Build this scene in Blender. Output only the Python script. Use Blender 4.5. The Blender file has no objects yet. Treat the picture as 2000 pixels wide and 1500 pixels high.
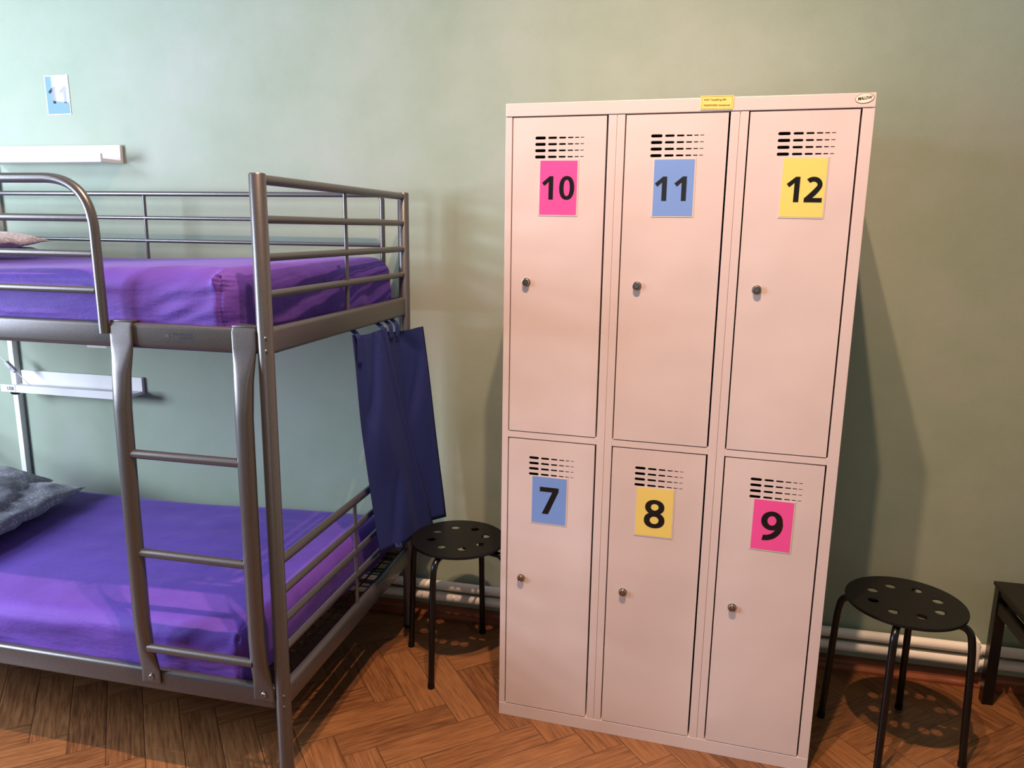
import bpy, bmesh, math, random
from mathutils import Vector, Matrix, noise
random.seed(7)
S = bpy.context.scene
C = bpy.context.collection
PI = math.pi

# ------------------------------------------------------------------ camera, world, lights
S.view_settings.view_transform = 'Standard'
S.view_settings.look = 'None'
S.view_settings.gamma = 1
S.view_settings.exposure = 0.36
S.view_settings.use_curve_mapping = False

cam_d = bpy.data.cameras.new('camera'); cam = bpy.data.objects.new('camera', cam_d); C.objects.link(cam)
S.camera = cam
cam_d.sensor_width = 36; cam_d.lens = 1491.96 / 2000 * 36; cam_d.clip_start = 0.05
yaw, pit, rol = 0.2227, -0.2006, 0.0144
fw = Vector((-math.sin(yaw) * math.cos(pit), math.cos(yaw) * math.cos(pit), math.sin(pit)))
rt = Vector((math.cos(yaw), math.sin(yaw), 0)); up = rt.cross(fw)
r2 = rt * math.cos(rol) + up * math.sin(rol); u2 = up * math.cos(rol) - rt * math.sin(rol)
cam.matrix_world = Matrix(((r2.x, u2.x, -fw.x, 1.2005), (r2.y, u2.y, -fw.y, -2.6155), (r2.z, u2.z, -fw.z, 1.4772), (0, 0, 0, 1)))

W = bpy.data.worlds.new('world'); S.world = W; W.use_nodes = True
bgn = W.node_tree.nodes['Background']; bgn.inputs[0].default_value = (0.62, 0.76, 1, 1); bgn.inputs[1].default_value = 0.5

def lamp(name, kind, loc, power, col, **kw):
    l = bpy.data.lights.new(name, kind); l.energy = power; l.color = col
    for k, v in kw.items(): setattr(l, k, v)
    o = bpy.data.objects.new(name, l); C.objects.link(o); o.location = loc
    return o
WARM = (1.0, 0.62, 0.39)
DAY = (0.73, 0.84, 1.0)
# two reflector bulbs of the ceiling lamp, shining down
lamp('lamp_bulb', 'SPOT', (1.13, -1.73, 3.86), 278, WARM, shadow_soft_size=0.025, spot_size=math.radians(126), spot_blend=1.0)
lamp('lamp_bulb', 'SPOT', (0.86, -1.73, 3.86), 278, WARM, shadow_soft_size=0.025, spot_size=math.radians(126), spot_blend=1.0)
# daylight through the two sashes of the window in the left wall
WX = -2.60
for yc in (-1.79, -2.47):
    o = lamp('window_and_fill_light', 'AREA', (WX + 0.06, yc, 2.52), 23, DAY, shape='RECTANGLE', size=0.62, size_y=0.48)
    o.rotation_euler = (0, -PI / 2, math.radians(35))
    o = lamp('window_and_fill_light', 'AREA', (WX + 0.06, yc, 1.46), 52, DAY, shape='RECTANGLE', size=0.86, size_y=0.48)
    o.rotation_euler = (0, -PI / 2, math.radians(35))
# faint fill light added at the unseen window behind the viewer
o = lamp('window_and_fill_light', 'AREA', (0.6, -4.86, 2.3), 3, (0.86, 0.9, 1.0), shape='RECTANGLE', size=1.3, size_y=1.8)
o.rotation_euler = (PI / 2, 0, 0)

# ------------------------------------------------------------------ materials
class NT:
    def __init__(s, name):
        s.m = bpy.data.materials.new(name); s.m.use_nodes = True; s.t = s.m.node_tree
        s.b = s.t.nodes['Principled BSDF']; s._co = None
    def n(s, typ, **kw):
        x = s.t.nodes.new(typ)
        for k, v in kw.items(): setattr(x, k, v)
        return x
    def l(s, a, b): s.t.links.new(a, b)
    def set(s, sock, v):
        if isinstance(v, bpy.types.NodeSocket): s.l(v, sock)
        else: sock.default_value = v
    def ma(s, op, a, b=0.0, c=None):
        x = s.n('ShaderNodeMath', operation=op); s.set(x.inputs[0], a); s.set(x.inputs[1], b)
        if c is not None: s.set(x.inputs[2], c)
        return x.outputs[0]
    def co(s):
        if s._co is None: s._co = s.n('ShaderNodeTexCoord').outputs['Object']
        return s._co
    def noise(s, scale, detail=3, vec=None, rough=0.5):
        x = s.n('ShaderNodeTexNoise'); s.l(vec or s.co(), x.inputs['Vector'])
        x.inputs['Scale'].default_value = scale; x.inputs['Detail'].default_value = detail; x.inputs['Roughness'].default_value = rough
        return x.outputs[0]
    def ramp(s, v, stops):
        x = s.n('ShaderNodeValToRGB'); s.set(x.inputs[0], v); e = x.color_ramp.elements
        e[0].position, e[0].color = stops[0][0], (*stops[0][1], 1); e[1].position, e[1].color = stops[1][0], (*stops[1][1], 1)
        for p, c in stops[2:]: k = e.new(p); k.color = (*c, 1)
        return x.outputs[0]
    def bump(s, h, strength, dist=0.01):
        x = s.n('ShaderNodeBump'); s.l(h, x.inputs['Height']); x.inputs['Strength'].default_value = strength; x.inputs['Distance'].default_value = dist
        s.l(x.outputs[0], s.b.inputs['Normal'])
    def base(s, v):
        if isinstance(v, tuple): v = (*v, 1)
        s.set(s.b.inputs['Base Color'], v)
    def p(s, **kw):
        for k, v in kw.items(): s.b.inputs[k.replace('_', ' ')].default_value = v

def simple(name, col, rough=0.5, metal=0.0, nscale=30, namt=0.06, bump=0.0, bscale=200, **kw):
    m = NT(name); v = m.noise(nscale, 3)
    m.base(m.ramp(v, [(0.3, tuple(c * (1 - namt) for c in col)), (0.7, tuple(min(1, c * (1 + namt)) for c in col))]))
    m.p(Roughness=rough, Metallic=metal, **kw)
    if bump: m.bump(m.noise(bscale, 2), bump, 0.002)
    return m.m

def wall_mat():
    m = NT('sage_wall_paint')
    a = m.noise(2.1, 6, rough=0.62)
    m.base(m.ramp(a, [(0.3, (0.262, 0.325, 0.245)), (0.52, (0.305, 0.362, 0.288)), (0.70, (0.345, 0.380, 0.335))]))
    m.p(Roughness=0.62)
    h = m.ma('ADD', m.ma('MULTIPLY', m.noise(300, 3), 0.5), m.ma('MULTIPLY', m.noise(5, 3), 2.2))
    m.bump(h, 0.32, 0.003)
    return m.m

def floor_mat():
    m = NT('herringbone_parquet'); sp = m.n('ShaderNodeSeparateXYZ')
    mp = m.n('ShaderNodeMapping'); m.l(m.co(), mp.inputs[0]); mp.inputs['Rotation'].default_value = (0, 0, math.radians(-39.5))
    m.l(mp.outputs[0], sp.inputs[0])
    w, n = 0.1, 3.57          # block width in metres, length in widths
    A = m.ma
    u = A('DIVIDE', A('ADD', sp.outputs[0], .036), w); v = A('DIVIDE', A('ADD', sp.outputs[1], .76), w)
    q = A('ADD', u, v)
    mv = A('FLOOR', A('DIVIDE', q, 2 * n)); sh = A('MULTIPLY', mv, n); uu = A('SUBTRACT', u, sh); vv = A('SUBTRACT', v, sh)
    kv = A('FLOOR', uu); yv = A('ADD', vv, kv)
    ver = A('MULTIPLY', A('GREATER_THAN', yv, 0.0), A('LESS_THAN', yv, n)); hor = A('SUBTRACT', 1.0, ver)
    mh = A('FLOOR', A('DIVIDE', A('ADD', q, n), 2 * n)); sh = A('MULTIPLY', mh, n); ub = A('SUBTRACT', u, sh); vb = A('SUBTRACT', v, sh)
    nv = A('MULTIPLY', vb, -1.0); kh = A('FLOOR', nv); xh = A('ADD', A('SUBTRACT', ub, kh), n - 1)
    sel = lambda a, b: A('ADD', A('MULTIPLY', a, hor), A('MULTIPLY', b, ver))
    along = sel(xh, yv); across = sel(A('SUBTRACT', nv, kh), A('SUBTRACT', uu, kv))
    ida = sel(A('ADD', kh, 500.0), kv); idb = sel(A('ADD', mh, 77.0), mv)
    idv = m.n('ShaderNodeCombineXYZ'); m.l(ida, idv.inputs[0]); m.l(idb, idv.inputs[1])
    wn = m.n('ShaderNodeTexWhiteNoise', noise_dimensions='2D'); m.l(idv.outputs[0], wn.inputs['Vector'])
    rnd = wn.outputs['Value']
    gv = m.n('ShaderNodeCombineXYZ')
    m.l(m.ma('ADD', m.ma('MULTIPLY', along, 0.55), m.ma('MULTIPLY', rnd, 57)), gv.inputs[0]); m.l(m.ma('ADD', m.ma('MULTIPLY', across, 7.0), m.ma('MULTIPLY', rnd, 31)), gv.inputs[1])
    g1 = m.noise(1.4, 6, vec=gv.outputs[0], rough=0.65)
    gv2 = m.n('ShaderNodeCombineXYZ')
    m.l(m.ma('ADD', m.ma('MULTIPLY', along, 1.2), m.ma('MULTIPLY', rnd, 13)), gv2.inputs[0]); m.l(m.ma('MULTIPLY', across, 46), gv2.inputs[1])
    g2 = m.noise(1.0, 3, vec=gv2.outputs[0])
    f = m.ma('ADD', m.ma('ADD', m.ma('MULTIPLY', g1, 0.62), m.ma('MULTIPLY', g2, 0.30)), m.ma('MULTIPLY', rnd, 0.13))
    col = m.ramp(f, [(0.30, (0.040, 0.016, 0.007)), (0.44, (0.130, 0.051, 0.019)), (0.57, (0.230, 0.099, 0.037)), (0.80, (0.34, 0.165, 0.067))])
    e1 = m.ma('MINIMUM', across, m.ma('SUBTRACT', 1.0, across)); e2 = m.ma('MINIMUM', along, m.ma('SUBTRACT', float(n), along))
    e = m.ma('MINIMUM', e1, e2); gap = m.ma('LESS_THAN', e, 0.010)
    mx = m.n('ShaderNodeMix', data_type='RGBA'); m.l(gap, mx.inputs[0]); m.l(col, mx.inputs[6]); mx.inputs[7].default_value = (0.045, 0.018, 0.008, 1)
    m.base(mx.outputs[2])
    rg = m.ma('ADD', 0.27, m.ma('MULTIPLY', g1, 0.22)); m.l(rg, m.b.inputs['Roughness'])
    sm = m.n('ShaderNodeMapRange', interpolation_type='SMOOTHSTEP'); m.l(e, sm.inputs[0]); sm.inputs[2].default_value = 0.05
    m.bump(m.ma('ADD', m.ma('ADD', sm.outputs[0], m.ma('MULTIPLY', g2, 0.25)), m.ma('MULTIPLY', rnd, 0.2)), 0.35, 0.0016)
    return m.m

def sheet_mat():
    m = NT('violet_jersey_sheet'); a = m.noise(9, 4)
    m.base(m.ramp(a, [(0.3, (0.085, 0.028, 0.32)), (0.7, (0.108, 0.040, 0.385))]))
    m.p(Roughness=0.75, Sheen_Weight=0.22, Sheen_Roughness=0.4)
    m.b.inputs['Sheen Tint'].default_value = (0.7, 0.55, 1, 1)
    mp = m.n('ShaderNodeMapping'); m.l(m.co(), mp.inputs[0]); mp.inputs['Scale'].default_value = (1.6, 2.4, 5)
    h = m.ma('ADD', m.ma('MULTIPLY', m.noise(5, 4, vec=mp.outputs[0], rough=0.6), 1.3), m.ma('MULTIPLY', m.noise(240, 2), 0.16))
    m.bump(h, 0.4, 0.008)
    return m.m

def pattern_mat(name, dark, light):
    m = NT(name); vo = m.n('ShaderNodeTexVoronoi'); m.l(m.co(), vo.inputs['Vector']); vo.inputs['Scale'].default_value = 75
    m.base(m.ramp(vo.outputs['Distance'], [(0.22, light), (0.42, dark)]))
    m.p(Roughness=0.85, Sheen_Weight=0.3); m.bump(m.noise(11, 4), 0.5, 0.012)
    return m.m

def steel_mat():
    m = NT('silver_grey_paint'); v = m.noise(400, 2)
    m.base(m.ramp(v, [(0.3, (0.125, 0.118, 0.124)), (0.7, (0.16, 0.152, 0.158))]))
    m.p(Roughness=0.34, Metallic=0.72); m.bump(m.noise(500, 2), 0.06, 0.001)
    return m.m

def locker_mat(name, bend):
    m = NT(name); a = m.noise(3, 4)
    m.base(m.ramp(a, [(0.3, (0.625, 0.515, 0.505)), (0.7, (0.66, 0.545, 0.53))]))
    m.p(Roughness=0.36)
    h = m.ma('ADD', m.ma('MULTIPLY', m.noise(2.6, 2), bend), m.ma('MULTIPLY', m.noise(160, 2), 0.02))
    m.bump(h, 0.35, 0.02)
    return m.m

M = dict(
    wall=wall_mat(), floor=floor_mat(), sheet=sheet_mat(), steel=steel_mat(),
    locker=locker_mat('pale_locker_enamel', 0.3), door=locker_mat('pale_locker_door_enamel', 1.6),
    ceiling=simple('white_ceiling_paint', (0.78, 0.77, 0.74), 0.9, nscale=3, bump=0.1),
    skirting=simple('varnished_red_brown_wood', (0.22, 0.065, 0.026), 0.3, nscale=8, namt=0.3),
    pipe=simple('white_pipe_enamel', (0.86, 0.83, 0.78), 0.3, nscale=12),
    shelf=simple('white_shelf_foil', (0.80, 0.78, 0.80), 0.45, nscale=10, namt=0.02),
    black=simple('black_powder_coat', (0.005, 0.0045, 0.004), 0.42, nscale=60, bump=0.05, Specular_IOR_Level=0.28),
    blackgloss=simple('black_leg_enamel', (0.004, 0.0035, 0.004), 0.25, nscale=60, Specular_IOR_Level=0.4),
    blackwood=simple('black_brown_table_foil', (0.010, 0.008, 0.006), 0.45, nscale=20, namt=0.2, Specular_IOR_Level=0.3),
    mesh=simple('black_bed_base_steel', (0.012, 0.012, 0.014), 0.5, nscale=60),
    chrome=simple('worn_nickel', (0.42, 0.37, 0.34), 0.25, 1.0, nscale=200, namt=0.15, bump=0.1, bscale=900),
    keyhole=simple('keyhole_dark', (0.01, 0.008, 0.006), 0.6),
    bag=simple('blue_nonwoven_fabric', (0.0058, 0.0165, 0.135), 0.8, nscale=6, namt=0.08, bump=0.25, bscale=900),
    pillow=pattern_mat('grey_patterned_cotton', (0.26, 0.26, 0.33), (0.50, 0.50, 0.58)),
    pillow2=pattern_mat('mauve_patterned_cotton', (0.44, 0.38, 0.41), (0.68, 0.60, 0.62)),
    pink=simple('pink_card', (0.82, 0.085, 0.33), 0.35, nscale=4, namt=0.02, Coat_Weight=0.6, Coat_Roughness=0.03, Specular_IOR_Level=0.1),
    blue=simple('blue_card', (0.17, 0.30, 0.66), 0.35, nscale=4, namt=0.02, Coat_Weight=0.6, Coat_Roughness=0.03, Specular_IOR_Level=0.1),
    yellow=simple('yellow_card', (0.80, 0.62, 0.17), 0.35, nscale=4, namt=0.02, Coat_Weight=0.6, Coat_Roughness=0.03, Specular_IOR_Level=0.1),
    lam=simple('laminate_margin', (0.63, 0.545, 0.535), 0.2, nscale=5, namt=0.02, Coat_Weight=0.6, Coat_Roughness=0.06),
    ink=simple('black_ink', (0.008, 0.008, 0.009), 0.5, Specular_IOR_Level=0.1, Coat_Weight=0.6, Coat_Roughness=0.03),
    brown=simple('brown_ink', (0.16, 0.04, 0.02), 0.5),
    cream=simple('cream_sticker', (0.85, 0.74, 0.62), 0.35),
    greyink=simple('rail_print_ink', (0.012, 0.012, 0.03), 0.5),
    white=simple('white_plastic', (0.78, 0.78, 0.80), 0.35),
    greyplastic=simple('grey_plastic', (0.5, 0.49, 0.54), 0.4),
    frame=simple('white_window_paint', (0.75, 0.75, 0.73), 0.4),
)
glass = NT('window_glass'); glass.p(Roughness=0.02, Transmission_Weight=1.0, IOR=1.45)
glass.base(glass.ramp(glass.noise(1, 1), [(0, (0.97, 0.98, 0.98)), (1, (0.98, 0.99, 0.99))])); M['glass'] = glass.m

# ------------------------------------------------------------------ mesh helpers
def obj(name, bm, mats, parent=None, smooth=35, loc=None):
    me = bpy.data.meshes.new(name)
    bmesh.ops.recalc_face_normals(bm, faces=bm.faces[:])
    bm.to_mesh(me); bm.free()
    for x in (mats if isinstance(mats, (list, tuple)) else [mats]): me.materials.append(x)
    if smooth:
        me.shade_smooth(); me.set_sharp_from_angle(angle=math.radians(smooth))
    o = bpy.data.objects.new(name, me); C.objects.link(o)
    if parent is not None: o.parent = parent
    if loc is not None: o.location = loc
    return o

def tag(o, label=None, cat=None, group=None, kind=None):
    if label: o['label'] = label
    if cat: o['category'] = cat
    if group: o['group'] = group
    if kind: o['kind'] = kind
    return o

def thing(name, label, cat, loc=(0, 0, 0), rz=0, group=None):
    o = bpy.data.objects.new(name, None); C.objects.link(o); o.location = loc; o.rotation_euler = (0, 0, rz)
    o.empty_display_size = 0.1
    return tag(o, label, cat, group)

def box(bm, x0, x1, y0, y1, z0, z1, bev=0.0, seg=2, mi=0):
    r = bmesh.ops.create_cube(bm, size=1.0)
    vs = r['verts']
    for v in vs:
        v.co = Vector((x0 + (v.co.x + .5) * (x1 - x0), y0 + (v.co.y + .5) * (y1 - y0), z0 + (v.co.z + .5) * (z1 - z0)))
    fs = {f for v in vs for f in v.link_faces}
    for f in fs: f.material_index = mi
    if bev:
        es = list({e for v in vs for e in v.link_edges})
        bmesh.ops.bevel(bm, geom=es, offset=bev, segments=seg, profile=0.5, affect='EDGES')
    return bm

def B(*a, **k): return box(bmesh.new(), *a, **k)

def fillet(pts, r, n=8):
    out = [Vector(pts[0])]
    for k in range(1, len(pts) - 1):
        p, a, b = Vector(pts[k]), Vector(pts[k - 1]), Vector(pts[k + 1])
        da, db = (a - p), (b - p); rr = min(r, da.length * .48, db.length * .48)
        A, Bq = p + da.normalized() * rr, p + db.normalized() * rr
        for i in range(n + 1):
            t = i / n; out.append(A * (1 - t) ** 2 + p * 2 * t * (1 - t) + Bq * t * t)
    out.append(Vector(pts[-1])); return out

def tube(bm, pts, r, n=16, ry=None, mi=0, cap=True):
    pts = [Vector(p) for p in pts]; rings = []; N = None
    for k, p in enumerate(pts):
        T = (pts[min(k + 1, len(pts) - 1)] - pts[max(k - 1, 0)]).normalized()
        if N is None:
            N = Vector((0, 0, 1)) if abs(T.z) < 0.9 else Vector((0, -1, 0))
        N = (N - T * N.dot(T)).normalized(); Bn = T.cross(N)
        rr = r[k] if isinstance(r, (list, tuple)) else r
        rings.append([bm.verts.new(p + N * math.cos(2 * PI * i / n) * rr + Bn * math.sin(2 * PI * i / n) * (ry or rr)) for i in range(n)])
    for a, b in zip(rings, rings[1:]):
        for i in range(n):
            f = bm.faces.new((a[i], a[(i + 1) % n], b[(i + 1) % n], b[i])); f.material_index = mi
    if cap:
        for rg in (rings[0], rings[-1]):
            f = bm.faces.new(rg); f.material_index = mi
    return bm

def T_(*a, **k): return tube(bmesh.new(), *a, **k)

def loft(bm, secs, n=24, mi=0):
    """secs: (centre, half_width_x, half_depth_y, exponent) up a leg"""
    rings = []
    for c, hw, hd, e in secs:
        rg = []
        for i in range(n):
            a = 2 * PI * i / n; cx, sy = math.cos(a), math.sin(a)
            rg.append(bm.verts.new(Vector(c) + Vector((math.copysign(abs(cx) ** (2 / e), cx) * hw, math.copysign(abs(sy) ** (2 / e), sy) * hd, 0))))
        rings.append(rg)
    for a, b in zip(rings, rings[1:]):
        for i in range(n): bm.faces.new((a[i], a[(i + 1) % n], b[(i + 1) % n], b[i])).material_index = mi
    for rg in (rings[0], rings[-1]): bm.faces.new(rg).material_index = mi
    return bm

def revolve(bm, prof, c, axis='Z', n=32, mi=0):
    """prof [(radius, height)] about an axis through c; axis Z or -Y"""
    c = Vector(c); rings = []
    for r, h in prof:
        rg = []
        for i in range(n):
            a = 2 * PI * i / n; x, y = r * math.cos(a), r * math.sin(a)
            rg.append(bm.verts.new(c + (Vector((x, y, h)) if axis == 'Z' else Vector((x, -h, y)))))
        rings.append(rg)
    for a, b in zip(rings, rings[1:]):
        for i in range(n): bm.faces.new((a[i], a[(i + 1) % n], b[(i + 1) % n], b[i])).material_index = mi
    for rg in (rings[0], rings[-1]): bm.faces.new(rg).material_index = mi
    return bm

def plate(bm, loops, t, off=(0, 0, 0), upright=True, mi=0):
    """flat sheet of thickness t with holes; loops in (x, y); upright sheets face -Y"""
    cu = bpy.data.curves.new('tmp', 'CURVE'); cu.dimensions = '2D'; cu.fill_mode = 'BOTH'; cu.extrude = t / 2
    for lp in loops:
        sp = cu.splines.new('POLY'); sp.points.add(len(lp) - 1); sp.use_cyclic_u = True
        for q, (x, y) in zip(sp.points, lp): q.co = (x, y, 0, 1)
    return absorb(bm, cu, off, upright, mi)

def absorb(bm, cu, off, upright, mi):
    o = bpy.data.objects.new('tmp', cu); C.objects.link(o)
    dg = bpy.context.evaluated_depsgraph_get(); dg.update()
    me = bpy.data.meshes.new_from_object(o.evaluated_get(dg))
    for v in me.vertices:
        x, y, z = v.co
        v.co = (x + off[0], -z + off[1], y + off[2]) if upright else (x + off[0], y + off[1], z + off[2])
    k = len(bm.faces); bm.from_mesh(me); bm.faces.ensure_lookup_table()
    for f in bm.faces[k:]: f.material_index = mi
    bpy.data.objects.remove(o); bpy.data.curves.remove(cu); bpy.data.meshes.remove(me)
    return bm

def text(bm, s, size, off, t=0.0003, bold=0.0, shear=0.0, mi=0, width=None):
    cu = bpy.data.curves.new('tmp', 'FONT'); cu.body = s; cu.size = size; cu.extrude = t / 2; cu.offset = bold; cu.shear = shear
    cu.align_x = 'CENTER'; cu.align_y = 'CENTER'; cu.resolution_u = 3
    k = len(bm.verts); absorb(bm, cu, (0, 0, 0), True, mi); bm.verts.ensure_lookup_table()
    vs = bm.verts[k:]
    if width:
        w = max(v.co.x for v in vs) - min(v.co.x for v in vs); sc = width / w
    else: sc = 1
    for v in vs: v.co = Vector((v.co.x * sc + off[0], v.co.y + off[1], v.co.z + off[2]))
    return bm

def rrect(x0, x1, y0, y1, r, n=5):
    out = []
    for cx, cy, a0 in ((x1 - r, y1 - r, 0), (x0 + r, y1 - r, 90), (x0 + r, y0 + r, 180), (x1 - r, y0 + r, 270)):
        for i in range(n + 1):
            a = math.radians(a0 + 90 * i / n); out.append((cx + r * math.cos(a), cy + r * math.sin(a)))
    return out

def ell(cx, cy, rx, ry, n=40, e=2.0):
    out = []
    for i in range(n):
        a = 2 * PI * i / n; c, s = math.cos(a), math.sin(a)
        out.append((cx + math.copysign(abs(c) ** (2 / e), c) * rx, cy + math.copysign(abs(s) ** (2 / e), s) * ry))
    return out

def ribbon(pts, w):
    """closed outline of a stroke; w a width or list of widths"""
    L, R = [], []
    for k, p in enumerate(pts):
        a, b = pts[max(k - 1, 0)], pts[min(k + 1, len(pts) - 1)]
        dx, dy = b[0] - a[0], b[1] - a[1]; l = math.hypot(dx, dy) or 1; ww = (w[k] if isinstance(w, list) else w) / 2
        L.append((p[0] - dy / l * ww, p[1] + dx / l * ww)); R.append((p[0] + dy / l * ww, p[1] - dx / l * ww))
    return L + R[::-1]

# bold humanist figures, unit = digit height
def glyph(ch):
    if ch == '1': return [[[(0.295, 0), (0.295, 0.755), (0.155, 0.625), (0.10, 0.585), (0.0, 0.715), (0.335, 0.995), (0.50, 0.995), (0.50, 0)]]], 0.50
    if ch == '7': return [[[(0.02, 0.995), (0.02, 0.825), (0.475, 0.825), (0.115, 0), (0.34, 0), (0.70, 0.865), (0.70, 0.995)]]], 0.72
    if ch == '0': return [[ell(0.345, 0.5, 0.335, 0.505, 48, 2.25), ell(0.345, 0.5, 0.135, 0.345, 40, 2.3)]], 0.69
    if ch == '8': return [[ell(0.365, 0.742, 0.325, 0.265, 44, 2.1), ell(0.365, 0.745, 0.13, 0.118, 32)], [ell(0.365, 0.275, 0.35, 0.285, 44, 2.15), ell(0.365, 0.275, 0.15, 0.135, 32)],
                          [[(0.17, 0.44), (0.56, 0.44), (0.56, 0.57), (0.17, 0.57)], ] + []], 0.73
    if ch == '9':
        arc = [(0.60 - 0.0 * t, 0.62) for t in (0,)]
        arc = []
        for i in range(20):
            a = math.radians(15 - 105 * i / 19); arc.append((0.13 + 0.475 * math.cos(a), 0.545 + 0.465 * math.sin(a)))
        arc += [(0.09, 0.088)]
        return [[ell(0.345, 0.68, 0.335, 0.325, 48, 2.05), ell(0.345, 0.685, 0.14, 0.165, 36)], [ribbon(arc, 0.185)]], 0.72
    if ch == '2':
        arc = []
        for i in range(18):
            a = math.radians(142 - 172 * i / 17); arc.append((0.335 + 0.245 * math.cos(a), 0.69 + 0.215 * math.sin(a)))
        arc += [(0.48, 0.49), (0.37, 0.36), (0.20, 0.19), (0.12, 0.11)]
        w = [0.19] * 18 + [0.20, 0.21, 0.20, 0.20]
        return [[ribbon(arc, w)], [[(0.02, 0), (0.70, 0), (0.70, 0.175), (0.02, 0.175)]]], 0.72

def number_card(name, txt, colmat, w=0.1, h=0.14, parent=None, loc=(0, 0, 0), dh=0.0605, cy=0, cx=0, lam='lam'):
    """laminated paper card, front facing -Y, centred on loc"""
    bm = bmesh.new()
    box(bm, -w / 2 - .003, w / 2 + .003, -0.0008, 0, -h / 2 - .003, h / 2 + .003, mi=0)
    box(bm, -w / 2, w / 2, -0.0012, -0.0008, -h / 2, h / 2, mi=1)
    gl = [glyph(c) for c in txt]; gap = {'10': .26, '11': .31, '12': .18}.get(txt, 0)
    tw = sum(g[1] for g in gl) * dh + gap * dh * (len(gl) - 1); x = -tw / 2 + cx
    for shapes, adv in gl:
        for k, loops in enumerate(shapes):
            plate(bm, [[(x + a * dh, (b - .5) * dh + cy) for a, b in lp] for lp in loops], 0.0003, (0, -0.0014 - 0.00004 * k, 0), mi=2)
        x += adv * dh + gap * dh
    o = obj(name, bm, [M[lam], colmat, M['ink']], parent, smooth=0, loc=loc)
    return o

# ------------------------------------------------------------------ the room
H = 4.25; X0, X1, Y0 = WX, 3.3, -4.9
def struct(name, bm, m, smooth=0): return tag(obj(name, bm, m, smooth=smooth), kind='structure')
struct('floor', B(X0 - .3, X1 + .2, Y0 - .3, 0.15, -0.1, 0), M['floor'])
struct('ceiling', B(X0 - .3, X1 + .2, Y0 - .3, 0.15, H, H + .1), M['ceiling'])
struct('wall_back', B(X0 - .3, X1 + .2, 0, 0.15, 0, H), M['wall'])
struct('wall_right', B(X1, X1 + .2, Y0 - .3, 0, 0, H), M['wall'])
# left wall with its window opening
wy0, wy1, wz0, wz1 = -2.80, -1.36, 0.95, 3.15
bm = bmesh.new()
box(bm, X0 - .3, X0, wy1, 0, 0, H); box(bm, X0 - .3, X0, Y0 - .3, wy0, 0, H)
box(bm, X0 - .3, X0, wy0, wy1, 0, wz0); box(bm, X0 - .3, X0, wy0, wy1, wz1, H)
struct('wall_left', bm, M['wall'])
bm = bmesh.new()
fx0, fx1 = X0 - .16, X0 - .10
for y in (wy0, (wy0 + wy1) / 2 - .04, wy1 - .08): box(bm, fx0, fx1, y, y + .08, wz0, wz1)
for z in (wz0, 2.02, wz1 - .08): box(bm, fx0, fx1, wy0 + .08, wy1 - .08, z, z + .08)
wo = struct('window_1', bm, M['frame'])
obj('glass', B(X0 - .135, X0 - .129, wy0 + .02, wy1 - .02, wz0 + .02, wz1 - .02), M['glass'], wo, smooth=0)
# front wall, behind the viewer, with its window
vx0, vx1, vz0, vz1 = -0.1, 1.3, 0.95, 3.15
bm = bmesh.new()
box(bm, X0, vx0, Y0 - .3, Y0, 0, H); box(bm, vx1, X1, Y0 - .3, Y0, 0, H)
box(bm, vx0, vx1, Y0 - .3, Y0, 0, vz0); box(bm, vx0, vx1, Y0 - .3, Y0, vz1, H)
struct('wall_front', bm, M['wall'])
bm = bmesh.new()
for x in (vx0, (vx0 + vx1) / 2 - .04, vx1 - .08): box(bm, x, x + .08, Y0 - .16, Y0 - .10, vz0, vz1)
for z in (vz0, 2.3, vz1 - .08): box(bm, vx0 + .08, vx1 - .08, Y0 - .16, Y0 - .10, z, z + .08)
wo = struct('window_2', bm, M['frame'])
obj('glass', B(vx0 + .02, vx1 - .02, Y0 - .135, Y0 - .129, vz0 + .02, vz1 - .02), M['glass'], wo, smooth=0)
# moulded skirting along the back wall
bm = bmesh.new()
prof = [(0, 0), (-.036, 0), (-.036, .009), (-.031, .016), (-.023, .021), (-.022, .031), (-.018, .037), (-.012, .040), (0, .041)]
for a, b in zip([X0] , [X1]):
    ra = [bm.verts.new((a, y, z)) for y, z in prof]; rb = [bm.verts.new((b, y, z)) for y, z in prof]
    for i in range(len(prof)): k = (i + 1) % len(prof); bm.faces.new((ra[i], ra[k], rb[k], rb[i]))
    bm.faces.new(ra); bm.faces.new(rb)
struct('baseboard_back', bm, M['skirting'], smooth=30)

# heating pipes on the wall
hp = thing('heating_pipes', 'pair of white heating pipes running along the wall just above the brown skirting', 'pipe', (0, -0.034, 0.0))
for z in (.138, .092): obj('pipe', T_([(X0 + .001, 0, z - .004), (X1 - .001, 0, z + .006)], 0.0172, 20), M['pipe'], hp)
for px in (2.195, -0.4):
    bm = bmesh.new()
    box(bm, px - .006, px + .006, -.024, .0335, .070, .178, bev=.003)
    tube(bm, [(px - .013, 0, .141), (px + .013, 0, .141)], 0.0215, 20); tube(bm, [(px - .013, 0, .095), (px + .013, 0, .095)], 0.0215, 20)
    obj('pipe_clamp', bm, M['pipe'], hp)
# white cable duct on the wall
tag(obj('cable_duct', B(-1.532, -1.507, -0.028, -0.0005, 0.052, 2.5, bev=.002), M['shelf'], smooth=0, loc=(0, 0, 0)),
    'slim white vertical cable duct on the wall behind the bunk bed', 'cable duct')

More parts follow.
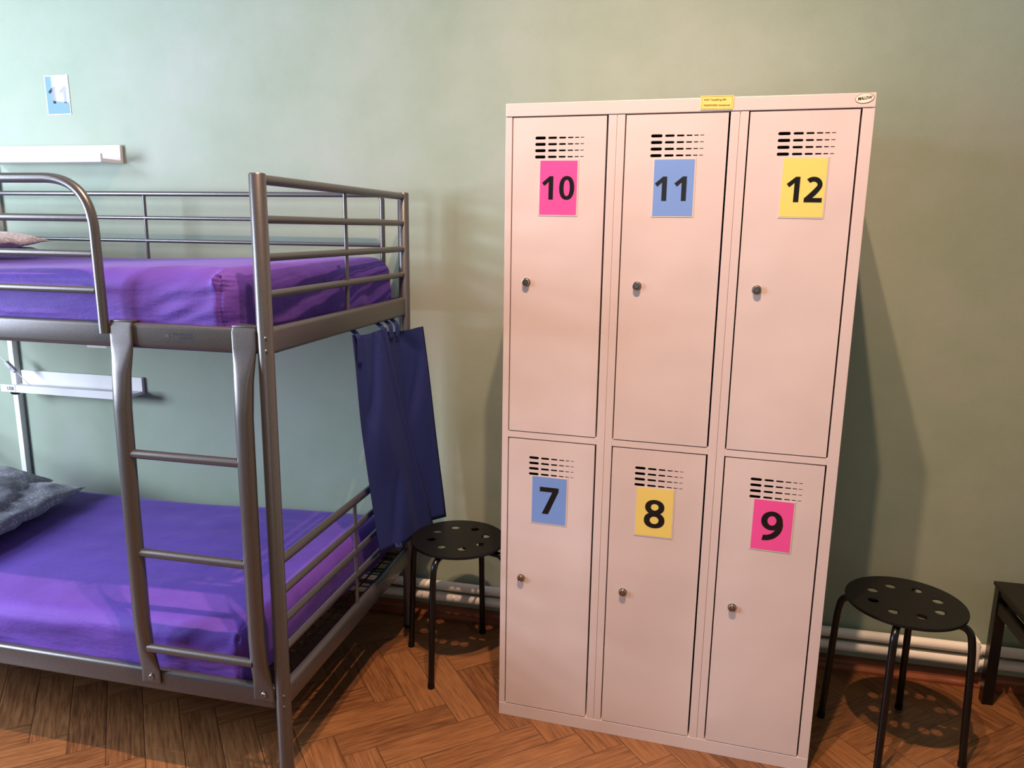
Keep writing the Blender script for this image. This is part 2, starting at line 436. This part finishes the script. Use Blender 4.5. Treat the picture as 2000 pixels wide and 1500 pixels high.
# ------------------------------------------------------------------ wall ledges
def ledge(label, x0, x1, z, group='picture ledges'):
    t = thing('picture_ledge', label, 'shelf', (x1, 0, z), group=group); L = x1 - x0
    bm = bmesh.new(); box(bm, -L, 0, -0.016, -0.0008, 0, .068, bev=.001); obj('back_board', bm, M['shelf'], t, smooth=0)
    obj('bottom_board', B(-L, 0, -0.108, -0.0165, 0, .012, bev=.001), M['shelf'], t, smooth=0)
    obj('front_lip', B(-L, 0, -0.120, -0.1085, -.002, .029, bev=.001), M['shelf'], t, smooth=0)
    return t
l1 = ledge('upper white wall ledge, above the top bunk and below the blue number 11', -1.49, -0.922, 1.698)
l2 = ledge('lower white wall ledge with a USB sticker, between the two bunks', -1.49, -0.912, 0.802)
bm = bmesh.new(); box(bm, -.578, -.508, -.1212, -.1202, -.001, .0285, mi=0)
text(bm, 'USB', .019, (-.531, -.1214, .0135), bold=0.0004, mi=1)
tag(obj('usb_sticker', bm, [M['white'], M['greyink']], l2, smooth=0), 'white sticker printed USB')
obj('usb_socket', loft(bmesh.new(), [((-.525, -.105, -.0135), .012, .008, 2.5), ((-.525, -.105, -.011), .018, .012, 2.5), ((-.525, -.105, -.0022), .020, .014, 2.5)]), M['blackgloss'], l2)
# cord and in-line switch hanging beside the lower ledge
t = thing('lamp_cord', 'thin white cord with grey in-line switch at the left edge, above the lower ledge', 'cord', (-1.39, -0.085, 0.832))
obj('cord', T_([(-.235, 0, .185), (-.15, 0, .125), (-.103, 0, .088), (-.08, 0, .072), (-.05, 0, .046), (-.02, 0, .016), (.0, 0, -.001), (.012, .006, -.016)], .0016, 8), M['white'], t)
bm = bmesh.new(); box(bm, -.029, .029, -.008, .008, -.0075, .0075, bev=.003, seg=3)
box(bm, -.008, .008, -.010, -.007, -.004, .004, bev=.001)
sw = obj('switch', bm, M['greyplastic'], t, loc=(-.072, -.004, .0655)); sw.rotation_euler = (0, math.radians(41), 0)

# blue laminated number on the wall
c = number_card('number_card', '11', M['blue'], 0.1, 0.137, loc=(-1.1885, -0.0012, 1.953), lam='white'); c.rotation_euler = (0, math.radians(-0.6), 0)
tag(c, 'blue laminated card reading 11, taped to the wall above the upper ledge', 'sign')

# ------------------------------------------------------------------ bunk bed
BX, YN, YF = 0.248, -1.021, -0.115      # foot-end x, near and far long sides
HX = -1.79                              # head end
bed = thing('bunk_bed', 'silver grey tubular metal bunk bed with ladder and two purple mattresses', 'bunk bed', (0, 0, 0))
st = M['steel']
def part(name, bm, m=None, par=None, smooth=40): return obj(name, bm, m or st, par or bed, smooth)
for x in (BX, HX):
    for y in (YN, YF):
        p = part('post', T_([(x, y, 0.012), (x, y, 1.588), (x, y, 1.591)], [.019, .019, .0165], 24))
        obj('foot_cap', T_([(x, y, 0), (x, y, .0115)], .0205, 20), M['black'], p)
for x in (BX, HX):
    for z, yv in ((1.578, 0), (1.490, 0), (1.404, 0), (1.318, 0), (.655, 0), (.571, 0), (.491, 0), (.415, 0)):
        r = .0115 if z in (1.578, .655) else .0095
        part('end_rail', T_([(x, YN + .018, z), (x, YF - .018, z)], r, 16))
    part('end_bar', T_([(x, -.570, 1.57), (x, -.570, 1.238)], .0058, 12))
    part('end_bar', T_([(x, -.563, .65), (x, -.563, .318)], .0058, 12))
    part('end_beam', B(x - .012, x + .012, YN + .017, YF - .017, 1.178, 1.241, bev=.010, seg=4))
    part('end_beam', B(x - .012, x + .012, YN + .017, YF - .017, .258, .320, bev=.010, seg=4))
for z0 in (1.180, .254):
    for y in (YN, YF):
        part('side_beam', B(HX + .015, BX - .016, y - .013, y + .013, z0, z0 + .062, bev=.011, seg=4))
# back guard along the wall
part('guard_rail', T_(fillet([(HX + .1, YF, 1.24), (HX + .1, YF, 1.583), (.172, YF, 1.583), (.172, YF, 1.24)], .02), .0088, 14))
for z in (1.497, 1.415): part('guard_bar', T_([(HX + .1, YF, z), (.172, YF, z)], .0068, 12))
part('guard_bar', T_([(-.757, YF, 1.58), (-.757, YF, 1.24)], .0062, 12))
# front guard that curves down before the ladder
part('guard_rail', T_(fillet([(HX + .1, -1.040, 1.24), (HX + .1, -1.040, 1.580), (-.176, -1.040, 1.580), (-.172, -1.040, 1.215)], .125, 16), .0118, 18))
for z in (1.488, 1.404, 1.318): part('guard_bar', T_([(HX + .1, -1.040, z), (-.184, -1.040, z)], .0088, 14))
# ladder
for x, sgn in ((-.127, 1), (.203, 1)):
    yk = YN - .013
    secs = [((x + .0, yk - .003, .282), .028, .0028, 8), ((x, yk - .003, .315), .0275, .003, 8), ((x, yk - .008, .345), .025, .008, 3.4), ((x, yk - .016, .39), .0225, .015, 2.4),
            ((x, yk - .021, .47), .0218, .018, 2.1), ((x, yk - .022, .75), .0215, .0185, 2), ((x, yk - .021, 1.03), .0222, .0178, 2.1), ((x, yk - .015, 1.12), .0245, .013, 2.6),
            ((x, yk - .008, 1.165), .028, .007, 4), ((x, yk - .0045, 1.195), .0305, .0035, 8), ((x, yk - .004, 1.232), .0305, .0032, 8), ((x, yk + .001, 1.244), .0305, .0032, 8)]
    lr = part('ladder_rail', loft(bmesh.new(), secs, 32))
    hook = bmesh.new(); box(hook, x - .0305, x + .0305, yk - .003, YN + .020, 1.2425, 1.2475, bev=.0015); box(hook, x - .0305, x + .0305, YN + .0145, YN + .019, 1.20, 1.2455, bev=.0015)
    obj('hook', hook, st, lr)
    bm = bmesh.new(); revolve(bm, [(.0075, 0), (.0075, .002), (.0055, .0048), (.003, .005)], (x + .001, yk - .0058, .2985), '-Y', 24, 0)
    revolve(bm, [(.0028, 0), (.0028, .0003)], (x + .001, yk - .0109, .2985), '-Y', 6, 1)
    tag(obj('bolt', bm, [M['chrome'], M['keyhole']], lr), 'bright round hex socket bolt')
for z in (.920, .660, .395): part('ladder_rung', T_([(-.112, YN - .035, z), (.19, YN - .035, z)], .0112, 20))
# screws on the near foot post
for z in (1.222, 1.192, .303, .272): part('screw', revolve(bmesh.new(), [(.0032, 0), (.0032, .0012), (.002, .002)], (BX + .011, YN - .0155, z), '-Y', 14), M['chrome'])
# print on the upper beam
bm = bmesh.new(); yk = YN - .01315
box(bm, -.012, .004, yk - .0002, yk, 1.2085, 1.2225, mi=0); box(bm, -.009, .001, yk - .0004, yk - .0002, 1.2125, 1.2185, mi=1)
rr = random.Random(3)
for z, x0_, x1_, h_ in ((1.2205, .012, .066, .006), (1.2120, .028, .066, .0065), (1.2035, .012, .040, .0018), (1.2030, .052, .068, .0018)):
    x = x0_
    while x < x1_:
        w_ = rr.uniform(.0014, .0034); box(bm, x, x + w_, yk - .0002, yk, z - h_ / 2, z + h_ / 2 - rr.uniform(0, .0015)); x += w_ + .0011
part('printed_mark', bm, [M['greyink'], M['steel']], smooth=0)['label'] = 'dark printed safety mark on the upper side beam'
part('tag', B(-.262, -.205, YN + .02, YN + .021, 1.170, 1.182), M['white'], smooth=0)['label'] = 'sliver of white care label below the upper beam'
# steel mesh bases
for z in (1.207, .281):
    bm = bmesh.new()
    tube(bm, fillet([(HX + .03, YN + .035, z), (HX + .03, YF - .035, z), (BX - .035, YF - .035, z), (BX - .035, YN + .035, z), (HX + .04, YN + .035, z)], .02), .0065, 10)
    y = YN + .075
    while y < YF - .05: tube(bm, [(HX + .03, y, z), (BX - .035, y, z)], .0024, 8); y += .047
    for k in range(12): x = HX + .2 + k * .16; tube(bm, [(x, YN + .02, z - .004), (x, YF - .02, z - .004)], .003, 8)
    part('mesh_base', bm, M['mesh'])

# mattresses under fitted sheets
def mattress(label, x0, x1, y0, y1, z0, z1, seed, r=.055, sag=.006, skew=.035, ear_amt=1.0, drop=.026):
    cx, cy, cz = (x0 + x1) / 2, (y0 + y1) / 2, z0
    hx, hy, hz = (x1 - x0) / 2, (y1 - y0) / 2, (z1 - z0) / 2
    bm = bmesh.new(); nx, ny, nz = 190, 80, 36
    cache = {}
    def V(i, j, k):
        key = (i, j, k)
        if key in cache: return cache[key]
        p = Vector((hx * (1 - 2 * (1 - i / nx) ** 1.9), hy * (2 * (j / ny) ** 1.4 - 1), hz * (2 * k / nz - 1)))
        rz = r * .95 if p.z > 0 else .016
        inn = Vector((max(-hx + r, min(hx - r, p.x)), max(-hy + r, min(hy - r, p.y)), max(-hz + rz, min(hz - rz, p.z))))
        dlt = p - inn; dlt = Vector((dlt.x / r, dlt.y / r, dlt.z / rz))
        if dlt.length > 1e-6: nrm = dlt.normalized(); q = inn + Vector((nrm.x * r, nrm.y * r, nrm.z * rz))
        else: nrm = Vector((0, 0, 1)); q = p
        amp = .0045 if abs(nrm.z) < .5 else .0022
        w = noise.noise(Vector((q.x * 3.2, q.y * 11, q.z * 14)) + Vector((seed, 0, 0))) + .5 * noise.noise(Vector((q.x * 9, q.y * 26, q.z * 30 + seed)))
        q = q + nrm * w * amp
        if nrm.z > .5: q.z += -sag * math.exp(-((q.x + .2) / .6) ** 2) * (1 - (q.y / hy) ** 2) + .003 * noise.noise(Vector((q.x * 2.2, q.y * 4, seed)))
        # skewed foot end, wrinkled side and the gathered dog-ear with its seam on the near foot corner
        q.x += skew * (q.y / hy) * max(0, q.x / hx) ** 6
        cxk, cyk = hx - skew - .030, -hy + .012
        if q.x > hx - .45 and nrm.y < -.2:
            f = math.exp(-((q.x - cxk + .05) / .16) ** 2)
            q += nrm * .0045 * f * noise.noise(Vector((q.x * 6 + q.z * 9, q.z * 34 - q.x * 13, seed)))
        if nrm.y < -.2:
            sd = (q.x - cxk) / .0055; pu = abs(q.x - cxk) / .022
            q += nrm * (-.0038 * math.exp(-sd * sd) + .0014 * math.exp(-pu * pu) * math.cos(q.z * 620)) * ear_amt
            ez = (q.z - (hz - .030)) / .017; ex = (q.x - cxk + .004) / .014
            q += Vector((-.35, -1, .5)) * (.017 * math.exp(-ex * ex - ez * ez) - .016 * math.exp(-((ex - .15) * 2.6) ** 2 - ((ez + .2) * 2.2) ** 2)) * ear_amt
        q.z = max(q.z + hz, .0004)
        tt = max(0, min(1, (.12 - (q.x + cx)) / .9)); q.z *= 1 - drop / (2 * hz) * tt * tt * (3 - 2 * tt)
        if q.z < .036: q.y = min(max(q.y, -1.0078 - cy), -.1285 - cy)
        v = bm.verts.new(q); cache[key] = v; return v
    def quad(a, b, c_, d): bm.faces.new((a, b, c_, d))
    for i in range(nx):
        for j in range(ny):
            quad(V(i, j, nz), V(i + 1, j, nz), V(i + 1, j + 1, nz), V(i, j + 1, nz)); quad(V(i, j, 0), V(i, j + 1, 0), V(i + 1, j + 1, 0), V(i + 1, j, 0))
        for k in range(nz):
            quad(V(i, 0, k), V(i + 1, 0, k), V(i + 1, 0, k + 1), V(i, 0, k + 1)); quad(V(i, ny, k), V(i, ny, k + 1), V(i + 1, ny, k + 1), V(i + 1, ny, k))
    for j in range(ny):
        for k in range(nz):
            quad(V(0, j, k), V(0, j, k + 1), V(0, j + 1, k + 1), V(0, j + 1, k)); quad(V(nx, j, k), V(nx, j + 1, k), V(nx, j + 1, k + 1), V(nx, j, k + 1))
    o = obj('mattress', bm, M['sheet'], smooth=180, loc=(cx, cy, cz))
    return tag(o, label, 'mattress', 'purple mattresses of the bunk bed')
mattress('purple sheeted mattress on the top bunk', HX + .03, .190, -1.0085, -.125, 1.214, 1.378, 3.0, sag=.004, r=.062)
mattress('purple sheeted mattress on the lower bunk behind the ladder', HX + .03, .165, -1.0085, -.125, .2878, .449, 9.0, sag=.005, skew=.02, ear_amt=.3)

# pillows
def pillow(label, loc, size, rot, mat, seed, group, thick=.06, sq=.16):
    bm = bmesh.new(); n = 40; a, b = size[0] / 2, size[1] / 2; g = {}
    for s in (1, -1):
        for i in range(n + 1):
            for j in range(n + 1):
                u, v = 2 * i / n - 1, 2 * j / n - 1
                if s == -1 and (i in (0, n) or j in (0, n)): g[(s, i, j)] = g[(1, i, j)]; continue
                x = a * u * (1 - sq * (1 - v * v) * abs(u) ** 3 * .5); y = b * v * (1 - sq * (1 - u * u) * abs(v) ** 3 * .5)
                cr = 1 - .055 * (abs(u) * abs(v)) ** 3; x *= cr; y *= cr
                h = max(0, (1 - abs(u) ** 3)) ** .5 * max(0, (1 - abs(v) ** 3)) ** .5
                z = s * thick * h * (1.0 if s > 0 else .75)
                w = noise.noise(Vector((u * 2.2 + seed, v * 5, s))) * .012 + noise.noise(Vector((u * 6, v * 12 + seed, s))) * .005
                z += w * (h ** .3 if h > 0 else 0) + .006 * noise.noise(Vector((u * 3, v * 3, seed + 5)))
                g[(s, i, j)] = bm.verts.new((x, y, max(z + thick * .75 + .004, .0008)))
        for i in range(n):
            for j in range(n):
                q = (g[(s, i, j)], g[(s, i + 1, j)], g[(s, i + 1, j + 1)], g[(s, i, j + 1)])
                if len(set(q)) == 4: bm.faces.new(q if s > 0 else q[::-1])
    o = obj('pillow', bm, mat, smooth=180, loc=loc); o.rotation_euler = rot
    return tag(o, label, 'pillow', group)
pillow('flat mauve pillow lying on the top bunk under a plumper one', (-1.28, -.60, 1.3575), (.50, .66), (0, 0, math.radians(4)), M['pillow2'], 1.3, 'pillows on the top bunk', thick=.020)
pillow('plump mauve patterned pillow, topmost on the top bunk', (-1.31, -.58, 1.382), (.62, .66), (0, math.radians(1), math.radians(6)), M['pillow2'], 4.1, 'pillows on the top bunk', thick=.036)
pillow('crumpled grey patterned pillow lying flat on the lower bunk', (-1.21, -.61, .430), (.50, .74), (0, 0, math.radians(9)), M['pillow'], 7.7, 'pillows on the lower bunk', thick=.048)
pillow('grey patterned pillow leaning on top of the flat one, lower bunk', (-1.345, -.60, .511), (.62, .60), (0, math.radians(13), math.radians(22)), M['pillow'], 2.2, 'pillows on the lower bunk', thick=.050)

# ------------------------------------------------------------------ blue tote bags hanging off the foot beam
def bag(label, tl, tr, bl, br, seed, handles, depth=.012, curl=1.0, amp=.017, creases=(), xmin=.2705):
    t = thing('tote_bag', label, 'bag', (tl[0], (tl[1] + tr[1]) / 2, bl[2]), group='blue tote bags on the bunk')
    O = Vector(t.location); tl, tr, bl, br = [Vector(q) - O for q in (tl, tr, bl, br)]
    bm = bmesh.new(); nu, nv = 28, 44; g = {}
    for s in (0, 1):
        for i in range(nu + 1):
            for j in range(nv + 1):
                u, v = i / nu, j / nv
                if s and (i in (0, nu) or j == nv): g[(s, i, j)] = g[(0, i, j)]; continue
                p = (tl * (1 - u) + tr * u) * (1 - v) + (bl * (1 - u) + br * u) * v
                cu_ = u ** curl; p.x = (tl.x * (1 - cu_) + tr.x * cu_) * (1 - v) + (bl.x * (1 - cu_) + br.x * cu_) * v
                edge = (4 * u * (1 - u)) ** .5 * (1 - .6 * v) * min(1, (1 - v) * 8)
                fold = amp * math.sin(u * 7.5 + seed + v * 1.6) * (.35 + .65 * v) * min(1, 5 * u * (1 - u)) + .010 * noise.noise(Vector((u * 3 + seed, v * 2.2, seed)))
                crease = 0
                for (ua, va), (ub_, vb_), dp in creases:
                    du, dv = ub_ - ua, vb_ - va; L2 = du * du + dv * dv; tt = ((u - ua) * du + (v - va) * dv) / L2
                    side = ((u - ua) * dv - (v - va) * du) / math.sqrt(L2); fade = math.exp(-(max(0, -tt, tt - 1) * 3) ** 2) * min(1, 8 * u * (1 - u))
                    crease += dp * fade * (-math.exp(-(side / .03) ** 2) + .55 * math.tanh(side / .05) * math.exp(-(side / .22) ** 2))
                p = p + Vector(((fold + crease) + (depth if s == 0 else -depth) * edge, 0, -.010 * math.sin(PI * u) * (v < .02)))
                p.x = max(p.x, (xmin + .0017 if s == 0 else xmin) + (.0195 * min(1, v * 1.6) if xmin < .26 else 0) - O.x)
                g[(s, i, j)] = bm.verts.new(p)
        for i in range(nu):
            for j in range(nv):
                q = (g[(s, i, j)], g[(s, i + 1, j)], g[(s, i + 1, j + 1)], g[(s, i, j + 1)]); bm.faces.new(q if s == 0 else q[::-1])
    obj('bag_body', bm, M['bag'], t, smooth=180)
    for pa in handles:
        pts = fillet([Vector(q) - O for q in pa], .02, 5)
        hb = bmesh.new(); rows = []
        for k, p in enumerate(pts):
            wv = Vector((.0, .0155, 0)); rows.append([hb.verts.new(p - wv), hb.verts.new(p + wv), hb.verts.new(p + wv + Vector((.0016, 0, .001))), hb.verts.new(p - wv + Vector((.0016, 0, .001)))])
        for a_, b_ in zip(rows, rows[1:]):
            for i in range(4): hb.faces.new((a_[i], a_[(i + 1) % 4], b_[(i + 1) % 4], b_[i]))
        hb.faces.new(rows[0]); hb.faces.new(rows[-1])
        obj('handle', hb, M['bag'], t, smooth=30)
def strap(y, z0, xo):
    return [(xo, y, z0), (xo - .001, y, 1.158), (.244, y, 1.1735), (.2300, y, 1.180), (.2295, y, 1.2165), (.205, y, 1.2185), (.199, y + .006, 1.185)]
bag('dark blue fabric tote bag hanging beside the bunk post, behind the other bag', (.254, -.310, 1.146), (.297, -.062, 1.134), (.284, -.345, .43), (.378, -.052, .425), 1.0,
    [strap(-.275, 1.12, .261), strap(-.225, 1.12, .263)], depth=.003, curl=3.0, amp=.004, xmin=.2505, creases=(((.45, .02), (.93, .13), .008), ((.93, .13), (.70, .36), .010)))
bag('dark blue fabric tote bag in front, its hem near the left stool', (.254, -.557, 1.166), (.258, -.318, 1.160), (.305, -.520, .469), (.348, -.114, .404), 3.4,
    [strap(-.530, 1.08, .262), strap(-.345, 1.13, .266)], depth=.005, amp=.009, xmin=.2505,
    creases=(((.17, .0), (.13, .45), .012), ((.66, .02), (.16, .40), .014), ((.80, 0), (.95, .9), .006), ((.46, .72), (.28, .93), .012)))

# ------------------------------------------------------------------ locker cabinet
LK = thing('locker_cabinet', 'tall pale pink metal cabinet of six lockers numbered 7 to 12', 'locker', (0.7056, -0.5485, 0), -0.053)
D = .478; lm = M['locker']
bm = bmesh.new()
box(bm, 0, .004, .001, D, 0, 1.8); box(bm, .896, .9, .001, D, 0, 1.8); box(bm, .004, .896, D - .004, D, 0, 1.8)
box(bm, .004, .896, .02, D - .004, 1.796, 1.80); box(bm, .004, .896, .02, D - .004, .03, .034)
for x in (.2965, .5975): box(bm, x - .001, x + .001, .002, D - .004, .034, 1.796)
box(bm, .004, .896, .02, D - .004, .899, .902)
obj('carcass', bm, lm, LK, smooth=0)
bm = bmesh.new()
ub = [(.0, .0178), (.2742, .2958), (.2972, .3168), (.5752, .5968), (.5982, .6178), (.8732, .9)]
for a, b in ub: box(bm, a, b, -.0008, .018, .0405, 1.7655, bev=.0007)
for a, b in ((.0178, .2742), (.3168, .5752), (.6178, .8732)):
    box(bm, a, b, -.0006, .018, .8915, .9095, bev=.0007)
box(bm, 0, .9, -.0018, .020, 1.7672, 1.8, bev=.0012); box(bm, 0.0, .9, -.0014, .020, 0, .0405, bev=.0010)
obj('front_frame', bm, lm, LK, smooth=0)
cols = [(.0211, .2696), (.3201, .5706), (.6211, .8686)]
spec = {(0, 1): ('10', 'pink'), (1, 1): ('11', 'blue'), (2, 1): ('12', 'yellow'), (0, 0): ('7', 'blue'), (1, 0): ('8', 'yellow'), (2, 0): ('9', 'pink')}
for (ci, ri), (txt, cn) in spec.items():
    a, b = cols[ci]; z0, z1 = ((.9125, 1.7638), (.0435, .8885))[ri == 0]
    bm = bmesh.new(); loops = [[(a, z0), (b, z0), (b, z1), (a, z1)]]
    base = .082 + .3 * ci + (0, .002, .007)[ci]; zt = z1 - .052
    for row in range(4):
        x = base; zc = zt - row * .0157 - (.0003 * row)
        for w_, h_, gp in ((.0285, .0076, .0065), (.0235, .0058, .0055), (.0185, .0046, .0050), (.0145, .0034, .0042), (.0110, .0026, .0038), (.0095, .0019, 0)):
            loops.append(rrect(x, x + w_, zc - h_ / 2, zc + h_ / 2, h_ / 2 * .98)); x += w_ + gp
    plate(bm, loops, .0012, (0, -.0010, 0))
    # folded edges of the door
    for q in ((a, a + .0012, z0, z1), (b - .0012, b, z0, z1)): box(bm, q[0], q[1], -.0003, .015, q[2], q[3])
    for q in ((z0, z0 + .0012), (z1 - .0012, z1)): box(bm, a + .0012, b - .0012, -.0003, .015, q[0], q[1])
    d = tag(obj('door', bm, M['door'], LK, smooth=0), 'locker door number ' + txt)
    zc = 1.5845 if ri else .7125
    sg = number_card('number_card', txt, M[cn], .1, .139, d, (.149 + .3 * ci - (.002, .003, -.007)[ci] + (0 if ri else -.004), -.0018, zc), dh=(.0605 if ri else .081), cy=((0, -.004, -.001), (0, -.002, -.004))[ri][ci], cx=((0, .001, 0), (0, -.007, .004))[ri][ci])
    sg.rotation_euler = (0, math.radians((.3, -.2, .5)[ci]), 0); sg['label'] = '%s laminated card reading %s' % (cn, txt)
    bm = bmesh.new(); kx, kz = .064 + .3015 * ci, (1.334 if ri else .463)
    revolve(bm, [(.0118, 0), (.0118, .0008), (.0100, .0016), (.0096, .0016), (.0096, .0080), (.0088, .0092), (.0076, .0094), (.0072, .0088), (.0, .0088)][:8], (kx, -.0017, kz), '-Y', 28, 0)
    revolve(bm, [(.0071, .0), (.0071, .0003)], (kx, -.0106, kz), '-Y', 24, 1)
    revolve(bm, [(.0060, .0), (.0056, .0006)], (kx, -.0108, kz), '-Y', 20, 0)
    box(bm, kx - .0007, kx + .0007, -.0118, -.0114, kz - .0026, kz + .0026, mi=1)
    obj('lock_knob', bm, [M['chrome'], M['keyhole']], d)
# yellow network note and maker's badge
bm = bmesh.new(); box(bm, -.039, .039, -.0006, 0, -.0165, .0165, mi=0)
for a in ((-.036, .036, -.0008, -.0006, .0138, .0143), (-.036, .036, -.0008, -.0006, -.0143, -.0138)): box(bm, *a, mi=1)
for x in (-.036, .0355): box(bm, x, x + .0005, -.0008, -.0006, -.0143, .0143, mi=1)
text(bm, 'WIFI: TravelKing 304', .0060, (-.005, -.0008, .0065), bold=.00008, mi=1, width=.053); text(bm, 'PASSWORD: ilovetravel', .0060, (0, -.0008, -.0065), bold=.00008, mi=1, width=.062)
n = obj('wifi_note', bm, [M['yellow'], M['brown']], LK, smooth=0, loc=(.540, -.0025, 1.7875)); n.rotation_euler = (0, math.radians(.5), 0); n['label'] = 'small yellow note with the wifi name and password'
bm = bmesh.new(); plate(bm, [ell(0, 0, .0205, .0112, 48)], .0004, (0, 0, 0), mi=1); plate(bm, [ell(0, 0, .0195, .0103, 48)], .0004, (0, -.0002, 0), mi=0)
text(bm, 'MALOW', .0095, (0, -.0005, 0), bold=.0003, shear=.25, mi=2, width=.032)
n = obj('badge', bm, [M['cream'], M['brown'], M['ink']], LK, smooth=0, loc=(.8745, -.0024, 1.7875)); n.rotation_euler = (0, math.radians(-6), 0); n['label'] = 'oval cream badge with black lettering'

# ------------------------------------------------------------------ stools
def make_stool():
    t = thing('stool', 'black round metal stool between the bunk bed and the lockers', 'stool', (.495, -.285, 0), group='black round stools')
    lp = [ell(0, 0, .158, .158, 72)] + [ell(.092 * math.cos(k * PI / 4 + .25), .092 * math.sin(k * PI / 4 + .25), .0145, .0145, 24) for k in range(8)]
    bm = bmesh.new(); plate(bm, lp, .003, (0, 0, .4485), upright=False)
    lip = [(.1565, .441), (.1590, .441), (.1600, .4465), (.1592, .4495), (.1575, .4499), (.1560, .4475)]
    n_ = 72; rings = [[bm.verts.new((r * math.cos(2 * PI * i / n_), r * math.sin(2 * PI * i / n_), z)) for i in range(n_)] for r, z in lip]
    for k in range(len(rings)):
        A_, B_ = rings[k], rings[(k + 1) % len(rings)]
        for i in range(n_): bm.faces.new((A_[i], A_[(i + 1) % n_], B_[(i + 1) % n_], B_[i]))
    obj('seat', bm, M['black'], t)
    for k in range(4):
        a = math.radians(-20 + 90 * k); c_, s_ = math.cos(a), math.sin(a); z = .4345 if k % 2 else .4225
        P = lambda r, zz: (r * c_, r * s_, zz)
        l = obj('leg', T_(fillet([P(.02, z), P(.166, z - .006), P(.176, .36), P(.191, .012)], .042, 10), .0102, 16), M['blackgloss'], t)
        obj('foot_cap', T_([P(.1915, 0), P(.1912, .014)], .0118, 16), M['black'], l)
        # spot-welded bracket that joins the leg to the seat
        obj('bracket', B(.100, .128, -.011, .011, z + .008, .4468, bev=.001), M['black'], l).rotation_euler = (0, 0, a)
    return t
s1 = make_stool(); s1.rotation_euler = (0, 0, math.radians(9))
s2 = s1.copy(); C.objects.link(s2)
for ch in list(s1.children):
    c_ = ch.copy(); C.objects.link(c_); c_.parent = s2
    for gch in ch.children: g_ = gch.copy(); C.objects.link(g_); g_.parent = c_
s2.location = (1.861, -.393, 0); s2.rotation_euler = (0, 0, math.radians(-2))
s2['label'] = 'black round metal stool to the right of the lockers'

# ------------------------------------------------------------------ low black table at the right edge
tb = thing('side_table', 'low black table cut off by the right edge of the photo', 'table', (2.20, -.095, 0))
w_, d_ = .55, .55; zt = .405
obj('table_top', B(-.004, w_ + .004, -d_ - .004, .004, zt - .006, zt + .006, bev=.002), M['blackwood'], tb, smooth=0)
for x in (0, w_):
    for y in (-d_, 0):
        x_, y_ = (x if x == 0 else x - .032), (y if y else -.032)
        obj('leg', B(x_, x_ + .032, y_, y_ + .032, 0, zt - .0065, bev=.002), M['blackgloss'], tb, smooth=0)
for (a, b, c2, d2) in ((0.004, .028, -d_ + .033, -.033), (w_ - .028, w_ - .004, -d_ + .033, -.033), (.033, w_ - .033, -.028, -.004), (.033, w_ - .033, -d_ + .004, -d_ + .028)):
    obj('apron', B(a, b, c2, d2, zt - .024, zt - .0065), M['blackwood'], tb, smooth=0)
    obj('stretcher', B(a, b, c2, d2, zt - .088, zt - .052), M['blackwood'], tb, smooth=0)
